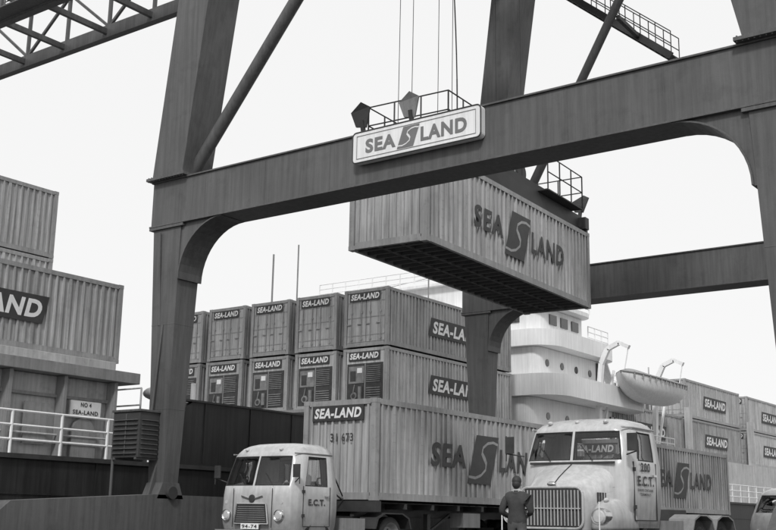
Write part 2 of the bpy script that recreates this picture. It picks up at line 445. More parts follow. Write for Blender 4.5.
for i in range(1,n):
    t=i/n;u=2*t-1; wd=1.25*(1-abs(u)**2.6)**.75+.07; s_=.28*u*u
    b.bar((57.1+t*Lb,26-wd,8.75+s_),(57.1+t*Lb,26-wd+.02,9.05+s_),.12,.03,1)
for i in range(n):
    t=i/n;t2=(i+1)/n
    P=lambda t:(57.1+t*Lb,26-(1.25*(1-abs(2*t-1)**2.6)**.75+.06),9.0+.28*(2*t-1)**2)
    b.tube(P(t),P(t2),.05,6,1)
b.obj('lifeboat',[WHITE,CANV],ship)
b=B(); b.tube((68,33,5),(68,33,12.6),.06,8); b.tube((70.3,30,5),(70.3,30,11.3),.05,8); b.bar((68,32.3,12.2),(68,33.7,12.2),.06,.06)
for x in (71.2,83.5):
    b.box(x,x+.4,27.6,28.0,2.4,8.6); b.box(x,x+.4,38,38.4,2.4,8.6)
b.box(66.5,96,27.7,40,2.42,5.38,0)
b.obj('aft_deck_structure',[LGREY],ship)

# ---------------------------------------------------------------- gantry crane
crane=empty('gantry_crane')
def frame(fx,brace_end,nm,dz=0.0):
    b=B(); ZA=8.48+dz; ZT=9.76+dz
    b.box(fx-.42,fx+.42,YL-.75,YW+.62,ZA+.04,ZT-.04,0)
    b.box(fx-.47,fx+.47,YL-.78,YW+.65,ZA,ZA+.04,0); b.box(fx-.47,fx+.47,YL-.78,YW+.65,ZT-.04,ZT,0)
    for (yc,sg,wt) in ((YW,-1,1.05),(YL,1,1.15)):
        b.frus(fx,yc,1.7,.5,.55,fx,yc,ZA-.08,.8,wt,0)
        yi=yc+sg*wt/2; R=1.5; cx=yi+sg*R; cz=ZA-R
        arc=[(cx-sg*R*math.sin(a),cz+R*math.cos(a)) for a in [math.pi/2*k/12 for k in range(13)]]
        poly=[(yi-sg*.25,ZA-.002)]+arc+[(yi-sg*.25,cz)]
        b.prism(poly,'x',fx-.36,fx+.36,0)
        for k in range(12):
            p,q_=arc[k],arc[k+1]
            b.bar((fx,p[0],p[1]),(fx,q_[0],q_[1]),.035,.86,0,up=(1,0,0))
        b.box(fx-.46,fx+.46,yc-wt/2-.12,yc+wt/2+.12,ZA-.08,ZA-.004,0)
        top=yc+sg*(1.65 if sg<0 else 2.6)
        b.frus(fx,yc,ZT+.08,1.05,1.15,fx,top,22.4,1.25,1.3,0)
        b.box(fx-.62,fx+.62,yc-.72,yc+.72,ZT+.004,ZT+.08,0)
        for k in range(13):
            y=yc-.66+k*.11
            b.tube((fx-.58,y,ZT-.02),(fx-.58,y,ZT+.11),.018,6,0)
        for z in (3.6,5.8): 
            f=(z-1.7)/(ZA-1.78); wx=.5+.3*f; wy=.55+(wt-.55)*f
            b.box(fx-wx/2-.004,fx+wx/2+.004,yc-wy/2-.004,yc+wy/2+.004,z,z+.025,0)
        b.frus(fx,yc,1.35,.9,.6,fx,yc,1.75,.56,.6,0); b.tube((fx,yc-.4,1.5),(fx,yc+.4,1.5),.16,14,1)
        b.prism([(fx-.5,1.4),(fx-.24,2.3),(fx-.22,1.4)],'y',yc-.03,yc+.03,0)
    b.box(fx-.5,fx+.5,7.4,21.6,22.4,23.6,0)
    b.tube((fx,YW-.3,ZT+.05),(fx,brace_end[0],brace_end[1]),.17,16,0)
    for i in range(7):
        y=YL+2.2+i*2.1; b.box(fx-.427,fx-.42,y-.012,y+.012,ZA+.06,ZT-.06,0)
    b.obj(nm,[CRANE,CRANE2],crane,bevel=.012)
frame(FN,(11.4,21.7),'near_portal_frame',0)
frame(FR,(14.6,22.0),'rear_portal_frame',.15)
b=B()
for yc in (YW,YL):
    x0=14.4 if yc>10 else 17.9
    b.prism([(x0,.55),(x0+.8,1.2),(FN-.5,1.45),(FR+.5,1.45),(FR+5.2,1.2),(FR+6,.55)],'y',yc-.3,yc+.3,0)
    for fx in (FN,FR):
        dl=(-1.3,0,1.3) if (fx==FN and yc<10) else ((-4.2,-2.9,-1.3,0,1.3) if fx==FN else (-1.3,0,1.3,2.9,4.2))
        for dx in dl:
            b.tube((fx+dx,yc-.1,.33),(fx+dx,yc+.1,.33),.33,18,1)
            b.box(fx+dx-.4,fx+dx+.4,yc-.26,yc-.16,.3,.54,0)
    b.box(FN+.5,FR-.5,yc-(1.9 if yc>10 else -2.0),yc-(1.2 if yc>10 else -2.7),22.45,23.5,0)
bx0,bx1,by0,by1=FN-.95,FN-.3,YW-.05,YW+.95
b.box(bx0,bx1,by0,by1,2.35,3.5,1); b.box(bx0-.04,bx1+.04,by0-.04,by1+.04,3.5,3.56,0)
for k in range(8): b.bar((bx0-.03,by0+.05,2.45+k*.12),(bx0-.03,by1-.05,2.45+k*.12),.05,.02,0)
for k in range(8): b.bar((bx0+.06,by0-.03,2.45+k*.12),(bx1-.05,by0-.03,2.45+k*.12),.05,.02,0)
b.box(bx0-.02,bx0,by0+.48,by0+.52,2.4,3.45,0)
b.tube((bx0+.1,by1+.05,2.4),(bx0+.1,by1+.05,1.2),.04,8,0); b.tube((bx1-.1,by0+.2,3.5),(FN-.35,YW,5.8),.035,8,0)
b.tube((FN-.33,YW+.15,5.8),(FN-.46,YW+.2,8.3),.03,8,0)
b.bar((bx0,by0+.1,2.33),(bx1+.3,by0+.1,2.33),.08,.06,0); b.bar((bx0,by1-.1,2.33),(bx1+.3,by1-.1,2.33),.08,.06,0)
b.obj('sill_beams',[CRANE,CRANE2],crane,bevel=.008)
b=B(); XA,XB=26.2,29.8; ZB=21.9
for x in (XA,XB):
    b.box(x-.17,x+.17,4,62,ZB,ZB+.6,0); b.box(x-.12,x+.12,4,62,ZB+3.0,ZB+3.3,0)
    for i in range(20):
        y=5+i*3
        b.bar((x,y,ZB+.6),(x,y,ZB+3.0),.14,.14,0)
        if i<19: b.bar((x,y,ZB+.6) if i%2 else (x,y,ZB+3),(x,y+3,ZB+3) if i%2 else (x,y+3,ZB+.6),.12,.12,0)
for i in range(20):
    y=5+i*3
    b.bar((XA,y,ZB+.3),(XB,y,ZB+.3),.18,.25,0); b.bar((XA,y,ZB+3.1),(XB,y,ZB+3.1),.12,.14,0)
    if i<19: b.bar((XA,y,ZB+3.1),(XB,y+3,ZB+3.1),.08,.08,0)
b.box(XA-1.0,XA-.2,24,62,ZB+.1,ZB+.16,0)
b.rail([(XA-1.0,24,ZB+.16),(XA-1.0,62,ZB+.16)],1.1,1.5,.03,2)
b.rail([(XB+.2,24,ZB+3.3),(XB+.2,62,ZB+3.3)],1.0,1.5,.03,2)
b.box(25,31,2,8,ZB+3.4,ZB+6.5,0)
b.box(26,30,15.4,18.4,ZB-.9,ZB-.05,0)
b.obj('boom',[CRANE],crane)
b=B()
def stair(p0,p1,wd=.8):
    p0=Vector(p0);p1=Vector(p1)
    for dx in (0,wd):
        o=Vector((dx,0,0)); b.bar(p0+o,p1+o,.06,.26,0)
        for k in (.5,1.0): b.tube(p0+o+Vector((0,0,k)),p1+o+Vector((0,0,k)),.022,6,0)
        n=10
        for i in range(n+1):
            p=p0.lerp(p1,i/n)+o; b.tube(p,p+Vector((0,0,1)),.02,6,0)
    n=26
    for i in range(n):
        p=p0.lerp(p1,(i+.5)/n); b.box(p.x,p.x+wd,p.y-.11,p.y+.11,p.z-.02,p.z+.02,0)
stair((37.4,20.6,23.3),(37.4,14.6,18.1))
b.bar((FR+.1,15.9,19.3),(37.8,15.9,19.2),.15,.15,0); b.bar((FR+.3,19.5,22.2),(37.8,19.5,22.1),.15,.15,0)
b.obj('stair',[CRANE2],crane)
sg=empty('company_sign',(FN-.62,15.35,8.98))
def rrect(w,h,r,n=5):
    p=[]
    for (cx,cy,a0) in ((w-r,r,-90),(w-r,h-r,0),(r,h-r,90),(r,r,180)):
        for i in range(n+1):
            a=rad(a0+90*i/n); p.append((cx+r*math.cos(a),cy+r*math.sin(a)))
    return p
SW,SH=3.5,.74
b=B(); b.prism([(-p[0],p[1]) for p in rrect(SW,SH,.1)],'x',0,.18,0); b.obj('board',[WHITE],sg)
b=B()
fr=[(-p[0]-.0,p[1]) for p in rrect(SW,SH,.1)]
for i in range(len(fr)):
    a=fr[i];c=fr[(i+1)%len(fr)]; b.tube((-.002,a[0],a[1]),(-.002,c[0],c[1]),.016,6,0)
for y in (-.6,-SW+.6): b.box(.18,.21,y-.05,y+.05,.1,.6,0)
b.obj('border',[LETT],sg)
b=B()
b.box(-.012,-.004,-SW+.12,-.12,.09,.10,0);b.box(-.012,-.004,-SW+.12,-.12,SH-.10,SH-.09,0)
b.box(-.012,-.004,-SW+.12,-SW+.13,.10,SH-.10,0);b.box(-.012,-.004,-.13,-.12,.10,SH-.10,0)
b.obj('frame_line',[MGREY],sg)
text('letters','SEA',.86,.34,(-.008,-.38,.19),RX,sg,m=SGREY,bold=.04)
mk('emblem',logo_mesh(.62,.5,SGREY,LETW),sg,(-.008,-1.28,.12),RX)
text('letters','LAND',1.22,.34,(-.008,-1.93,.19),RX,sg,m=SGREY,bold=.04)

sp=empty('container_spreader',(HX,HY,HZ+H0+.02),HR)
b=B()
b.box(.1,10.57,.25,.55,.12,.6,0); b.box(.1,10.57,1.89,2.19,.12,.6,0)
for x in (.0,10.37): b.box(x,x+.3,.0,2.44,.1,.5,0)
for x in (3,5.2,7.4): b.box(x,x+.25,.3,2.1,.15,.58,0)
for x in (.0,10.52):
    for y in (.05,2.24): b.box(x,x+.15,y,y+.15,0,.1,0)
b.box(2.4,8.2,.5,1.94,.62,1.0,0)
b.box(.9,4.2,-.1,2.5,.62,.66,0); b.box(7.2,9.9,-.1,2.5,.62,.66,0)
b.rail([(.9,-.1,.66),(.9,2.5,.66),(4.2,2.5,.66)],1.1,.8,.02,2); b.rail([(.9,-.1,.66),(4.2,-.1,.66)],1.1,.8,.02,2)
b.rail([(7.2,-.1,.66),(9.9,-.1,.66),(9.9,2.5,.66),(7.2,2.5,.66)],1.1,.8,.02,2)
for (x,y,s_,m_) in ((-.1,.45,-1,1),(-.1,2.0,-1,0),(10.65,.3,1,0),(10.65,2.0,1,0)):
    b.bar((x+s_*-.1,y,.4),(x+s_*.05,y,.95),.1,.1,0)
    P=[(x,y-.1,.75),(x+s_*.02,y+.22,.8),(x+s_*.1,y+.34,1.2),(x+s_*.2,y-.05,1.42),(x+s_*.1,y-.28,1.28)]
    b.add(P+[(p[0]+.05,p[1],p[2]) for p in P],[(0,1,2,3,4),(9,8,7,6,5),(0,5,6,1),(1,6,7,2),(2,7,8,3),(3,8,9,4),(4,9,5,0)],m_)
for x in (3.2,7.0):
    for y in (.75,1.7): b.lathe([(-.05,0),(-.05,.3),(.05,.3),(.05,0)],(x,y,1.25),'y',16,0)
b.obj('frame',[CRANE2,MGREY],sp)
b=B()
for (x,y) in ((1.5,1.9),(1.9,1.7),(3.0,1.0),(3.2,1.6),(7.0,.7),(7.2,1.7)):
    b.tube((x,y,1.0),(x+(.1 if x<5 else -.1),y,11.3),.011,5,0)
pts=[]
for i in range(14):
    t=i/13; pts.append((3.5+.25*math.sin(t*5),1.1+.2*math.sin(t*3.3),1.0+10.3*t))
b.path(pts,.022,6,0)
b.obj('hoist_cables',[DARK],sp)

# ---------------------------------------------------------------- vehicles
def wheel(parent,x,y,r=.5,w=.27,side=-1,nm='wheel'):
    b=B()
    s_=side
    prof=[(-.0,r*.50),(s_*.06,r*.6),(s_*.11,r*.66),(s_*(w/2+.01),r*.72),(s_*w/2,r*.92),(s_*w*.38,r),(-s_*w*.38,r),(-s_*w/2,r*.9),(-s_*w/2,r*.6)]
    b.lathe(prof,(x,y,r),'y',32,0,[1,1,1,0,0,0,0,0])
    b.lathe([(s_*.02,0),(s_*.02,r*.52)],(x,y,r),'y',24,1)
    b.lathe([(s_*.02,r*.22),(s_*.12,r*.2),(s_*.14,0)],(x,y,r),'y',16,2)
    for k in range(8):
        a=k*math.pi/4; b.tube((x+.19*math.cos(a),y+s_*.01,r+.19*math.sin(a)),(x+.19*math.cos(a),y+s_*.05,r+.19*math.sin(a)),.018,6,2)
    for k in range(40):
        a=2*math.pi*k/40; c,s2=math.cos(a),math.sin(a)
        b.bar((x+r*c*.995,y-w*.36,r+r*s2*.995),(x+r*c*.995,y+w*.36,r+r*s2*.995),.03,.012,0)
    b.obj(nm,[RUB,MGREY,DARK],parent)

def cab(parent,levels,wl,wh,depthpts,glassside=(2,3),name='cab',mats=None):
    na=5; ring=[]
    sf=depthpts
    for (z,xf,xb,hw,rc) in levels:
        p=[]
        for t in sf: p.append((xb+(xf+rc-xb)*t,hw,z))
        for k in range(1,na):
            a=math.pi/2*k/na; p.append((xf+rc-rc*math.sin(a),hw-rc+rc*math.cos(a),z))
        for u in (1,.5,.035,-.035,-.5,-1):
            bow=.05*(1-u*u)
            p.append((xf-bow,(hw-rc)*u,z))
        for k in range(1,na):
            a=math.pi/2*(1-k/na); p.append((xf+rc-rc*math.sin(a),-(hw-rc+rc*math.cos(a)),z))
        for t in reversed(sf): p.append((xb+(xf+rc-xb)*t,-hw,z))
        p.append((xb,-hw*.62,z)); p.append((xb,hw*.62,z))
        ring.append(p)
    n=len(ring[0]); bm=bmesh.new()
    V=[[bm.verts.new(c) for c in r_] for r_ in ring]
    ns=len(sf)
    side_seg=[i for i in range(glassside[0],glassside[1])]
    segs_l=side_seg; segs_r=[n-4-i for i in side_seg]
    groups={'l':[],'r':[],'f1':[],'f2':[],'b':[]}
    for j in range(len(ring)-1):
        for i in range(n):
            f=bm.faces.new((V[j][i],V[j][(i+1)%n],V[j+1][(i+1)%n],V[j+1][i])); f.smooth=True
            if wl<=j<wh:
                if i in segs_l: groups['l'].append(f)
                elif i in segs_r: groups['r'].append(f)
                elif i==n-2: groups['b'].append(f)
                else:
                    ci=i-(ns-1)
                    if na-2<=ci<=na+1: groups['f1'].append(f)
                    elif na+3<=ci<=na+6: groups['f2'].append(f)
    bm.faces.new(V[-1]); 
    bmesh.ops.recalc_face_normals(bm,faces=bm.faces[:])
    for k,fs in groups.items():
        r_=bmesh.ops.inset_region(bm,faces=fs,thickness=.03,depth=-.018,use_even_offset=True)
        for f in r_['faces']: f.material_index=2; f.smooth=False
        for f in fs: f.material_index=1
    me=bpy.data.meshes.new(name); bm.to_mesh(me); bm.free()
    for m in (mats or [CABP,GLASS,RUB]): me.materials.append(m)
    o=mk(name,me,parent); return o

def hand(b,w,dirv,upv,mi,s=1.0):
    d=Vector(dirv).normalized(); u=Vector(upv).normalized(); sd=d.cross(u).normalized()
    w=Vector(w)
    b.tube(w-d*.02,w+d*.085*s,.026,8,mi,.036)
    for i,l in enumerate((.062,.075,.07,.055)):
        o=w+d*.08*s+sd*(-.03+.02*i); m=o+d*l*.55-u*.008; e=m+d*l*.3-u*.03
        b.tube(o,m,.0095,6,mi,.0088); b.tube(m,e,.0088,6,mi,.0075)
    o=w+d*.03-sd*.03; m=o+d*.03-sd*.025-u*.01; e=m+d*.03-u*.012
    b.tube(o,m,.012,6,mi,.0105); b.tube(m,e,.0105,6,mi,.009)
def person(name,loc,rz,seated=False,parent=None,top=JACK,scale=1.0):
    if not seated:
        J={'pel':((0,0,.96),.155,.13),'sp':((-.01,0,1.12),.16,.125),'ch':((-.02,0,1.30),.19,.135),'nb':((-.01,0,1.43),.13,.09),'nk':((.01,0,1.51),.062,.062),'h0':((.03,0,1.57),.072,.072),'h1':((.045,0,1.64),.078,.088),'h2':((.03,0,1.705),.06,.07)}
        for s_,y in (('l',1),('r',-1)):
            J.update({'sh'+s_:((-.01,.19*y,1.395),.085,.085),'el'+s_:((-.06,.285*y,1.13),.066,.066),'wr'+s_:((.17,.17*y,1.03 if y>0 else 1.08),.042,.038),
             'hp'+s_:((0,.09*y,.90),.11,.105),'kn'+s_:((.02+.04*y,.10*y,.50),.078,.078),'an'+s_:((-.01+.05*y,.11*y,.10),.06,.058),'to'+s_:((.15+.05*y,.125*y,.045),.045,.035)})
    else:
        J={'pel':((0,0,.12),.15,.13),'sp':((-.03,0,.28),.15,.12),'ch':((-.04,0,.46),.17,.12),'nb':((-.02,0,.60),.12,.08),'nk':((.0,0,.665),.058,.058),'h0':((.03,0,.725),.072,.072),'h1':((.045,0,.79),.078,.088),'h2':((.03,0,.855),.06,.07)}
        for s_,y in (('l',1),('r',-1)):
            J.update({'sh'+s_:((-.02,.18*y,.56),.073,.073),'el'+s_:((.12,.27*y,.33),.052,.052),'wr'+s_:((.36,.17*y,.42),.034,.033),
             'hp'+s_:((.06,.1*y,.1),.1,.095),'kn'+s_:((.45,.13*y,.12),.072,.07),'an'+s_:((.55,.13*y,-.28),.05,.05),'to'+s_:((.68,.14*y,-.33),.042,.035)})
    E=[('pel','sp'),('sp','ch'),('ch','nb'),('nb','nk'),('nk','h0'),('h0','h1'),('h1','h2')]
    for s_ in 'lr': E+=[('nb','sh'+s_),('sh'+s_,'el'+s_),('el'+s_,'wr'+s_),('pel','hp'+s_),('hp'+s_,'kn'+s_),('kn'+s_,'an'+s_),('an'+s_,'to'+s_)]
    ks=list(J); me=bpy.data.meshes.new('t'); me.from_pydata([J[k][0] for k in ks],[(ks.index(a),ks.index(c)) for a,c in E],[])
    o=bpy.data.objects.new('t',me); sc.collection.objects.link(o)
    o.modifiers.new('s','SKIN'); 
    for i,k in enumerate(ks):
        d=me.skin_vertices[0].data[i]; d.radius=(J[k][1],J[k][2]); d.use_root=(k=='pel')
    ss=o.modifiers.new('u','SUBSURF'); ss.levels=2; ss.render_levels=2
    dg=bpy.context.evaluated_depsgraph_get(); dg.update()
    m2=bpy.data.meshes.new_from_object(o.evaluated_get(dg)); bpy.data.objects.remove(o)
    m2.materials.clear()
    for m in (top,TROU,SKIN,HAIR,DARK): m2.materials.append(m)
    zneck=J['nk'][0][2]-.01; zh=J['pel'][0][2]-.03
    for p in m2.polygons:
        c=p.center; p.use_smooth=True
        wr=min((c-Vector(J['wrl'][0])).length,(c-Vector(J['wrr'][0])).length)
        if c.z>zneck: mi=2
        elif wr<.035: mi=2
        elif (not seated and c.z<.09) : mi=4
        elif (not seated and c.z<zh) : mi=1
        elif seated and c.x>-.02 and c.z<.2: mi=1
        else: mi=0
        p.material_index=mi
    e=empty(name,loc,rz)
    if parent: e.parent=parent
    e.scale=(scale,)*3
    mk('body',m2,e)
    b=B(); hz=J['h1'][0][2]
    b.ell((.035,0,hz+.01),(.098,.078,.118),2,18,12)
    b.ell((.0,0,hz+.045),(.100,.088,.100),3,18,12)
    b.ell((-.03,0,hz-.01),(.075,.078,.09),3,14,10)
    b.ell((.065,0,hz-.065),(.06,.052,.05),2,12,8)
    b.add([(.125,-.012,hz+.02),(.125,.012,hz+.02),(.155,0,hz-.025),(.122,-.02,hz-.03),(.122,.02,hz-.03)],[(0,1,2),(0,2,3),(1,4,2),(3,2,4)],2)
    for y in (1,-1):
        b.ell((.03,.082*y,hz-.005),(.02,.012,.034),2,8,6)
        b.ell((.122,.032*y,hz+.012),(.01,.013,.008),4,8,6)
    b.box(.12,.13,-.022,.022,hz-.058,hz-.05,4)
    for s_ in 'lr':
        wv=Vector(J['wr'+s_][0]); ev=Vector(J['el'+s_][0]); hand(b,wv,(wv-ev),(0,0,1),2)
    if not seated:
        b.lathe([(-.04,.1),(.015,.068)],(0,0,1.5),'z',16,0)
    b.obj('head_and_hands',[top,TROU,SKIN,HAIR,DARK],e)
    return e

def cabover(loc,name='cab_over_truck',driver=True,plate=True):
    t=empty(name,loc)
    lv=[(.62,.06,1.62,1.12,.22),(.80,.0,1.65,1.15,.26),(1.1,-.02,1.66,1.17,.3),(1.45,-.01,1.66,1.17,.32),(1.66,.02,1.65,1.165,.33),(1.80,.06,1.64,1.15,.34),
        (2.0,.11,1.63,1.125,.35),(2.2,.17,1.62,1.095,.36),(2.36,.22,1.61,1.07,.36),(2.46,.28,1.60,1.03,.37),(2.56,.36,1.58,.96,.38),(2.63,.48,1.54,.86,.38),(2.68,.64,1.46,.72,.36),(2.70,.85,1.3,.5,.2)]
    cab(t,lv,4,8,(0,.2,.26,.9,1.0),(2,3))
    b=B()
    b.box(.35,1.55,-1.0,1.0,.9,1.15,0); b.box(1.25,1.4,.25,.8,1.15,1.8,0); b.box(1.25,1.4,-.8,-.25,1.15,1.8,0); b.box(.32,.5,-1.0,1.0,1.2,1.62,0)
    b.box(.75,1.25,.25,.8,1.15,1.35,0); b.box(.75,1.25,-.8,-.25,1.15,1.35,0)
    n=18
    for i in range(n):
        a=2*math.pi*i/n;a2=2*math.pi*(i+1)/n
        P=lambda a:(.68+.1*math.sin(a),-.5+.22*math.cos(a),1.68+.2*math.sin(a))
        b.tube(P(a),P(a2),.014,6,0)
    b.tube((.5,-.5,1.45),(.68,-.5,1.68),.025,6,0)
    b.obj('interior',[INT],t)
    if driver: person('driver',(1.05,-.6,1.33),math.pi,True,t,top=SHIRT)
    b=B()
    b.prism([(-.52,.80),(.52,.80),(.44,1.22),(-.44,1.22)],'x',-.085,-.05,1)
    fr=[(-.54,.78),(.54,.78),(.46,1.24),(-.46,1.24)]
    for i in range(4): a=fr[i];c=fr[(i+1)%4]; b.tube((-.085,a[0],a[1]),(-.085,c[0],c[1]),.018,6,0)
    for k in range(8): b.box(-.1,-.08,-.47+.008*k,.47-.008*k,.83+k*.048,.845+k*.048,5)
    for y in (-.83,.83):
        b.lathe([(-.08,0),(-.075,.08),(-.05,.11)],(.0,y,.98),'x',18,2); b.lathe([(-.05,.11),(-.07,.13),(-.03,.145),(.05,.15)],(.0,y,.98),'x',18,0)
        b.lathe([(-.05,0),(-.05,.045),(.02,.05)],(.03,y*1.06,1.28),'x',12,2)
    b.lathe([(-.09,0),(-.09,.09),(-.04,.1)],(.0,0,1.36),'x',18,1)
    b.bar((-.075,0,1.33),(-.075,.34,1.42),.015,.03,0); b.bar((-.075,0,1.33),(-.075,-.34,1.42),.015,.03,0)
    b.box(-.1,.02,-1.14,1.14,.42,.64,3)
    b.box(-.12,-.1,-.28,.28,.66,.79,4)
    for y in (.25,-.6): b.bar((-.0,y,1.64),(.06,y+.3,1.95),.012,.012,1)
    b.path([(.28,-.99,2.42),(.6,-1.055,2.43),(1.58,-1.055,2.43)],.018,6,5); b.path([(.28,.99,2.42),(.6,1.055,2.43),(1.58,1.055,2.43)],.018,6,5)
    for s_ in (-1,1):
        b.ell((.3,.55*s_,2.52),(.07,.05,.04),2,8,6)
        b.tube((.2,1.1*s_,1.75),(.05,1.36*s_,1.85),.014,6,1); b.tube((.05,1.36*s_,1.7),(.05,1.36*s_,2.15),.012,6,1); b.box(.02,.05,1.27*s_-.09,1.27*s_+.1,1.85,2.15,1)
        y0=1.172*s_
        for x in (.42,1.4): b.box(x-.009,x+.009,min(y0-.004,y0+.006*s_),max(y0,y0+.006*s_),.75,1.66,1)
        b.box(.42,1.4,min(y0-.004,y0+.006*s_),max(y0,y0+.006*s_),.73,.75,1)
        b.box(1.2,1.34,min(y0,y0+.04*s_),max(y0,y0+.04*s_),1.42,1.46,0)
        for z in (.95,1.5): b.box(.38,.46,min(y0,y0+.025*s_),max(y0,y0+.025*s_),z,z+.07,1)
        b.box(.45,1.0,1.0*s_-.12,1.0*s_+.12,.42,.46,1)
    for y in (-.62,.62): b.bar((-.055,y,.7),(-.05,y,1.6),.012,.012,1)
    b.obj('trim',[CHROME,DARK,LAMP,CABB,WHITE,MGREY],t)
    if plate: text('number_plate','94-74',.48,.085,(-.125,.24,.68),RX,t,bold=.02)
    text('door_letters','E.C.T.',.62,.15,(.6,-1.182,1.22),RY,t,bold=.04)
    b=B()
    for y in (-.45,.4): b.box(.4,5.3,y,y+.07,.75,1.0,0)
    for x in (.9,2.2,3.6,5.2): b.box(x,x+.1,-.38,.4,.8,.95,0)
    b.box(2.0,2.9,-1.1,-.6,.5,.95,1); b.tube((2.0,.85,.7),(3.0,.85,.7),.28,16,1)
    b.frus(3.9,0,1.0,1.0,.9,3.9,0,1.12,.9,.9,0)
    b.box(.5,1.5,-.9,.9,.55,.9,0)
    for y in (-.95,.95): b.prism([(4.75,.7),(4.65,.98),(4.35,1.1),(3.55,1.1),(3.25,.98),(3.15,.7),(3.2,.7),(3.3,.95),(3.58,1.07),(4.32,1.07),(4.6,.95),(4.7,.7)],'y',y-.28,y+.28,0)
    b.tube((1.0,-1,.5),(1.0,1,.5),.06,8,0); b.tube((3.95,-1,.5),(3.95,1,.5),.09,8,0)
    b.path([(1.7,-.3,1.0),(1.9,-.35,1.9),(2.6,-.3,2.0),(3.1,-.2,1.5)],.02,6,0); b.path([(1.7,-.1,1.0),(1.95,-.15,1.8),(2.5,-.2,1.7),(3.1,-.2,1.4)],.02,6,0)
    b.obj('chassis',[DARK,MGREY],t)
    for y,s_ in ((-1.0,-1),(1.0,1)):
        wheel(t,1.0,y,side=s_)
        wheel(t,3.95,y,side=s_); wheel(t,3.95,y-.3*s_,side=s_)
    return t
def trailer(loc,L=10.67):
    t=empty('container_trailer',loc); b=B()
    for y in (.7,1.6): b.box(0.05,L-.05,y,y+.12,1.0,1.36,0)
    for i in range(9):
        x=.1+i*(L-.4)/8; b.box(x,x+.12,.06,2.38,1.2,1.34,0)
    b.box(-.02,.25,-.02,2.46,1.12,1.39,0); b.box(L-.25,L+.02,-.02,2.46,1.12,1.39,0)
    for y in (.5,1.9): b.box(3.0,3.15,y-.07,y+.07,.25,1.1,0); b.box(2.9,3.25,y-.15,y+.15,.2,.26,0)
    b.bar((3.1,.5,.6),(4.2,.5,1.1),.06,.06,0); b.box(4.4,5.3,.15,.6,.75,1.15,2)
    for y in (.22,2.22): 
        b.box(L-3.4,L-.4,y-.2,y+.2,1.1,1.13,0); b.box(L-.5,L-.46,y-.25,y+.25,.45,1.0,1)
    for x in (L-2.6,L-1.3):
        b.tube((x,.3,.5),(x,2.1,.5),.08,8,0); b.box(x-.45,x+.45,.75,.82,.6,.75,0); b.box(x-.45,x+.45,1.62,1.69,.6,.75,0)
    b.box(L+.02,L+.05,.3,.6,1.15,1.3,2)
    b.obj('frame',[DARK,RUB,MGREY],t)
    for x in (L-2.6,L-1.3):
        for y,s_ in ((.18,-1),(.48,-1),(2.26,1),(1.96,1)): wheel(t,x,y,side=s_)
    return t
TY=17.2
container((22.85,TY,1.40),'logo','plain',0,number=True)
trailer((22.85,TY,0)); cabover((19.7,TY+1.2,0))
container((38.2,TY+.1,1.40),'logo','plain'); trailer((38.2,TY+.1,0)); cabover((35.05,TY+1.3,0),driver=False,plate=False)

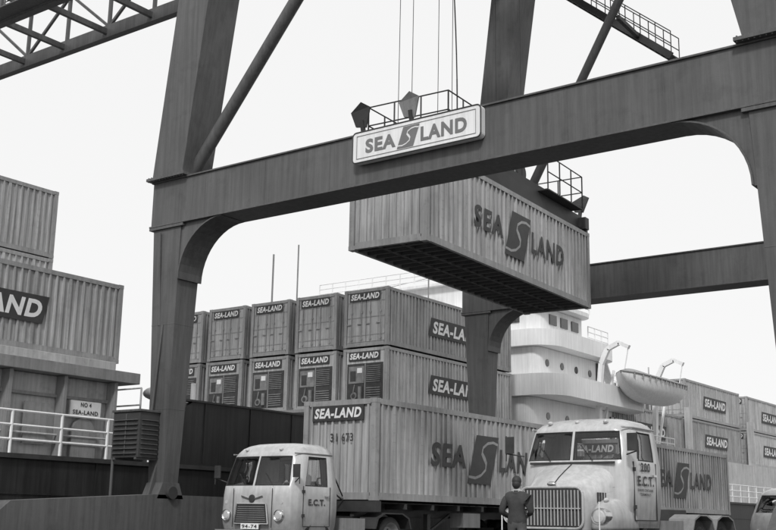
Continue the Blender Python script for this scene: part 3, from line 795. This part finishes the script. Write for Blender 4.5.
def bonnet_truck(loc):
    t=empty('bonneted_truck',loc)
    lv=[(.85,.0,1.55,1.08,.15),(1.2,.0,1.56,1.12,.18),(1.6,.0,1.56,1.14,.22),(1.95,.02,1.56,1.14,.28),(2.10,.03,1.55,1.13,.32),(2.28,.07,1.54,1.11,.34),(2.48,.12,1.53,1.08,.35),
        (2.66,.17,1.52,1.05,.36),(2.75,.22,1.51,1.01,.37),(2.83,.3,1.49,.94,.38),(2.89,.42,1.44,.83,.38),(2.93,.58,1.36,.68,.34),(2.945,.8,1.2,.45,.2)]
    cab(t,lv,4,7,(0,.17,.24,.86,1.0),(2,3))
    b=B(); st=[(-.82,.60,1.50,.10),(-.80,.66,1.58,.2),(-.72,.70,1.64,.3),(-.55,.74,1.75,.34),(-.3,.79,1.88,.36),(-.05,.86,2.0,.36),(.12,.95,2.08,.36)]
    secs=[]
    for (x,hw,zt,r) in st:
        p=[(x,hw,.8)]
        for k in range(7):
            a=math.pi/2*k/6; p.append((x,hw-r+r*math.cos(a),zt-.06-r+r*math.sin(a)))
        p.append((x,hw*.3,zt-.01)); p.append((x,0,zt)); 
        q_=[(x,-c[1],c[2]) for c in reversed(p[:-1])]
        secs.append(p+q_)
    n=len(secs[0]); vs=[c for s_ in secs for c in s_]
    b.add(vs,[(i*n+k,(i+1)*n+k,(i+1)*n+k+1,i*n+k+1) for i in range(len(st)-1) for k in range(n-1)],0,True)
    b.add(secs[0],[tuple(range(n))],0)
    for s_ in (1,-1):
        b.ell((.0,.88*s_,.86),(.80,.26,.52),0,28,16,.78,zmin=.80)
        b.lathe([(-.10,0),(-.09,.1),(-.06,.125)],(-.72,.92*s_,1.04),'x',18,2); b.lathe([(-.06,.125),(-.08,.145),(-.03,.16),(.15,.165)],(-.72,.92*s_,1.04),'x',18,1)
        b.ell((-.48,.93*s_,1.34),(.08,.045,.045),2,10,6)
    for i in range(2,len(st)-1):
        a,c=st[i],st[i+1]
        b.tube((a[0],0,a[2]+.004),(c[0],0,c[2]+.004),.012,6,3)
        for s_ in (1,-1): b.tube((a[0],s_*(a[1]-.01),a[2]-.42),(c[0],s_*(c[1]-.01),c[2]-.42-(c[2]-a[2])*.6),.010,6,3)
    for s_ in (1,-1):
        for k in range(6): b.box(-.5+k*.08,-.46+k*.08,s_*(.765+k*.011)-.012,s_*(.765+k*.011)+.012,1.3,1.48,3)
    b.obj('bonnet',[CABP,CHROME,LAMP,DARK],t)
    b=B()
    b.prism([(p[0]-.62,p[1]+.84) for p in rrect(1.24,.70,.12)],'x',-.86,-.8,1)
    fr=[(p[0]-.64,p[1]+.82) for p in rrect(1.28,.74,.14)]
    for i in range(len(fr)):
        a=fr[i];c=fr[(i+1)%len(fr)]; b.tube((-.86,a[0],a[1]),(-.86,c[0],c[1]),.024,6,5)
    for i in range(17):
        y=-.56+i*.07; b.box(-.89,-.862,y-.009,y+.009,.87,1.51,5)
    b.box(-.893,-.87,-.6,.6,1.17,1.19,5)
    b.ell((-.84,0,1.62),(.05,.1,.05),0,12,8)
    b.box(-.98,-.84,-1.14,1.14,.46,.70,3); b.box(-1.0,-.98,-.26,.26,.52,.64,4)
    for y in (-.9,.9): b.tube((-.95,y*1.12,.7),(-.95,y*1.12,1.3),.012,6,4)
    for y in (-.45,.45): b.bar((-.03,y,2.09),(.08,y+.3,2.4),.014,.014,1)
    for y in (-.6,0,.6): b.ell((.28,y,2.85),(.07,.05,.04),2,8,6)
    b.path([(.2,-.96,2.73),(.5,-1.045,2.74),(1.5,-1.045,2.74)],.018,6,5); b.path([(.2,.96,2.73),(.5,1.045,2.74),(1.5,1.045,2.74)],.018,6,5)
    b.box(-.035,.0,-.9,.9,2.03,2.07,1)
    for s_ in (-1,1):
        b.tube((.1,1.1*s_,2.2),(-.1,1.4*s_,2.25),.014,6,1); b.tube((-.1,1.4*s_,2.1),(-.1,1.4*s_,2.6),.012,6,1); b.box(-.13,-.1,1.31*s_-.09,1.31*s_+.1,2.25,2.58,1)
        y0=1.142*s_
        for x in (.3,1.33): b.box(x-.009,x+.009,min(y0-.02*s_,y0+.005*s_),max(y0-.02*s_,y0+.005*s_),1.0,2.08,1)
        b.box(.3,1.33,min(y0-.02*s_,y0+.005*s_),max(y0-.02*s_,y0+.005*s_),.98,1.0,1)
        b.box(1.15,1.28,min(y0,y0+.04*s_),max(y0,y0+.04*s_),1.82,1.86,0)
        for z in (1.2,1.9): b.box(.26,.34,min(y0,y0+.025*s_),max(y0,y0+.025*s_),z,z+.07,1)
        b.box(.8,1.4,1.0*s_-.14,1.0*s_+.14,.52,.56,1); b.box(.78,.82,1.0*s_-.14,1.0*s_+.14,.56,.85,1)
    b.obj('trim',[CHROME,DARK,LAMP,CABB,WHITE,LGREY],t)
    text('door_number','200',.44,.17,(.58,-1.16,1.90),RY,t,bold=.035)
    text('door_letters','E.C.T.',.74,.19,(.44,-1.16,1.63),RY,t,bold=.035)
    text('door_small','EUROPE CONTAINER',.72,.05,(.45,-1.15,1.53),RY,t,bold=.02)
    text('door_small','TERMINUS',.5,.05,(.55,-1.15,1.45),RY,t,bold=.02)
    b=B()
    b.box(.3,1.5,-1.0,1.0,1.2,1.45,0); b.box(1.25,1.4,-.8,-.2,1.45,2.15,0); b.box(1.25,1.4,.2,.8,1.45,2.15,0); b.box(.25,.42,-1,1,1.5,2.05,0)
    b.box(.75,1.2,-.8,-.2,1.45,1.62,0);b.box(.75,1.2,.2,.8,1.45,1.62,0)
    n=18
    for i in range(n):
        P=lambda a:(.62+.1*math.sin(a),-.5+.23*math.cos(a),2.06+.2*math.sin(a))
        b.tube(P(2*math.pi*i/n),P(2*math.pi*(i+1)/n),.014,6,0)
    b.tube((.4,-.5,1.8),(.62,-.5,2.06),.025,6,0)
    b.obj('interior',[INT],t)
    person('driver',(.95,-.66,1.63),math.pi,True,t,top=SHIRT)
    b=B()
    for y in (-.45,.38): b.box(-.8,5.6,y,y+.08,.75,1.02,0)
    for x in (1.6,2.6,4.0,5.4): b.box(x,x+.1,-.38,.4,.8,.98,0)
    b.box(1.75,2.7,-1.12,-.6,.5,1.0,1); b.tube((1.8,.85,.75),(2.9,.85,.75),.3,16,1)
    b.frus(4.1,0,1.02,1.0,.9,4.1,0,1.24,.9,.9,0)
    b.tube((1.75,.85,.9),(1.75,.85,2.7),.06,10,0)
    b.path([(1.6,-.3,1.1),(1.7,-.5,1.6),(2.2,-.4,1.5),(2.6,-.2,1.1)],.02,6,0)
    for y in (-.95,.95): 
        for xc in (3.55,4.85):
            b.prism([(xc+.64,.8),(xc+.5,1.05),(xc+.2,1.14),(xc-.2,1.14),(xc-.5,1.05),(xc-.64,.8),(xc-.6,.8),(xc-.47,1.02),(xc-.18,1.11),(xc+.18,1.11),(xc+.47,1.02),(xc+.6,.8)],'y',y-.28,y+.28,1)
    for x in (0,3.55,4.85): b.tube((x,-1,.52),(x,1,.52),.08,8,0)
    b.obj('chassis',[DARK,MGREY],t)
    for y,s_ in ((-.98,-1),(.98,1)):
        wheel(t,0.0,y,r=.52,side=s_)
        for x in (3.55,4.85): wheel(t,x,y,r=.52,side=s_); wheel(t,x,y-.3*s_,r=.52,side=s_)
    return t
bonnet_truck((19.6,10.0,0))

def van(loc):
    t=empty('delivery_van',loc)
    lv=[(.35,.05,4.2,.82,.15),(.6,.0,4.25,.86,.2),(.95,.02,4.25,.88,.25),(1.15,.12,4.24,.87,.28),(1.25,.2,4.23,.86,.3),(1.5,.42,4.2,.83,.3),(1.68,.58,4.17,.8,.3),(1.78,.72,4.12,.74,.3),(1.86,.95,4.0,.6,.28),(1.9,1.3,3.6,.4,.2)]
    cab(t,lv,4,6,(0,.05,.45,.78,1.0),(2,3))
    b=B(); b.box(.5,4.0,-.75,.75,.5,.9,0); b.box(-.06,.05,-.85,.85,.35,.5,1)
    for y in (-.6,.6): b.lathe([(-.05,0),(-.04,.07),(.05,.09)],(.02,y,.78),'x',14,1)
    b.obj('trim',[INT,CHROME],t)
    for x in (.8,3.3):
        wheel(t,x,-.8,r=.33,w=.18,side=-1); wheel(t,x,.8,r=.33,w=.18,side=1)
van((27.6,8.5,0))

person('standing_man',(17.6,10.08,0),rad(15),False,None,scale=.97)

# ---------------------------------------------------------------- light and sky
W=bpy.data.worlds.new('World'); sc.world=W; W.use_nodes=True
N=W.node_tree.nodes; L=W.node_tree.links
bg=N['Background']; sky=N.new('ShaderNodeTexSky'); sky.sky_type='NISHITA'; sky.sun_disc=False
el=rad(42); sd=Vector((-.90,-.43,0)).normalized()
sky.sun_elevation=el; sky.sun_rotation=math.atan2(sd.x,sd.y)
bw=N.new('ShaderNodeRGBToBW'); L.new(sky.outputs[0],bw.inputs[0])
ma=N.new('ShaderNodeMath'); ma.operation='MULTIPLY_ADD'; ma.inputs[1].default_value=.08; ma.inputs[2].default_value=9.0
L.new(bw.outputs[0],ma.inputs[0]); cc=N.new('ShaderNodeCombineColor')
for i in range(3): L.new(ma.outputs[0],cc.inputs[i])
L.new(cc.outputs[0],bg.inputs[0]); bg.inputs[1].default_value=.1
sl=bpy.data.lights.new('sun','SUN'); sl.energy=2.1; sl.angle=rad(8); sl.color=(1,1,1)
so=bpy.data.objects.new('sun',sl); sc.collection.objects.link(so)
dirv=-Vector((sd.x*math.cos(el),sd.y*math.cos(el),math.sin(el)))
so.rotation_euler=dirv.to_track_quat('-Z','Y').to_euler()

# ---------------------------------------------------------------- camera
cam=bpy.data.cameras.new('camera'); co=bpy.data.objects.new('camera',cam); sc.collection.objects.link(co)
cam.sensor_width=36; cam.lens=51.4; cam.clip_end=6000
az=rad(36.5)
M_=Matrix.Rotation(az-math.pi/2,4,'Z')@Matrix.Rotation(math.pi/2+rad(13.0),4,'X')@Matrix.Rotation(rad(1.0),4,'Z')
M_.translation=Vector((0,0,.9)); co.matrix_world=M_
sc.camera=co
sc.view_settings.view_transform='Standard'; sc.view_settings.look='None'; sc.view_settings.exposure=0
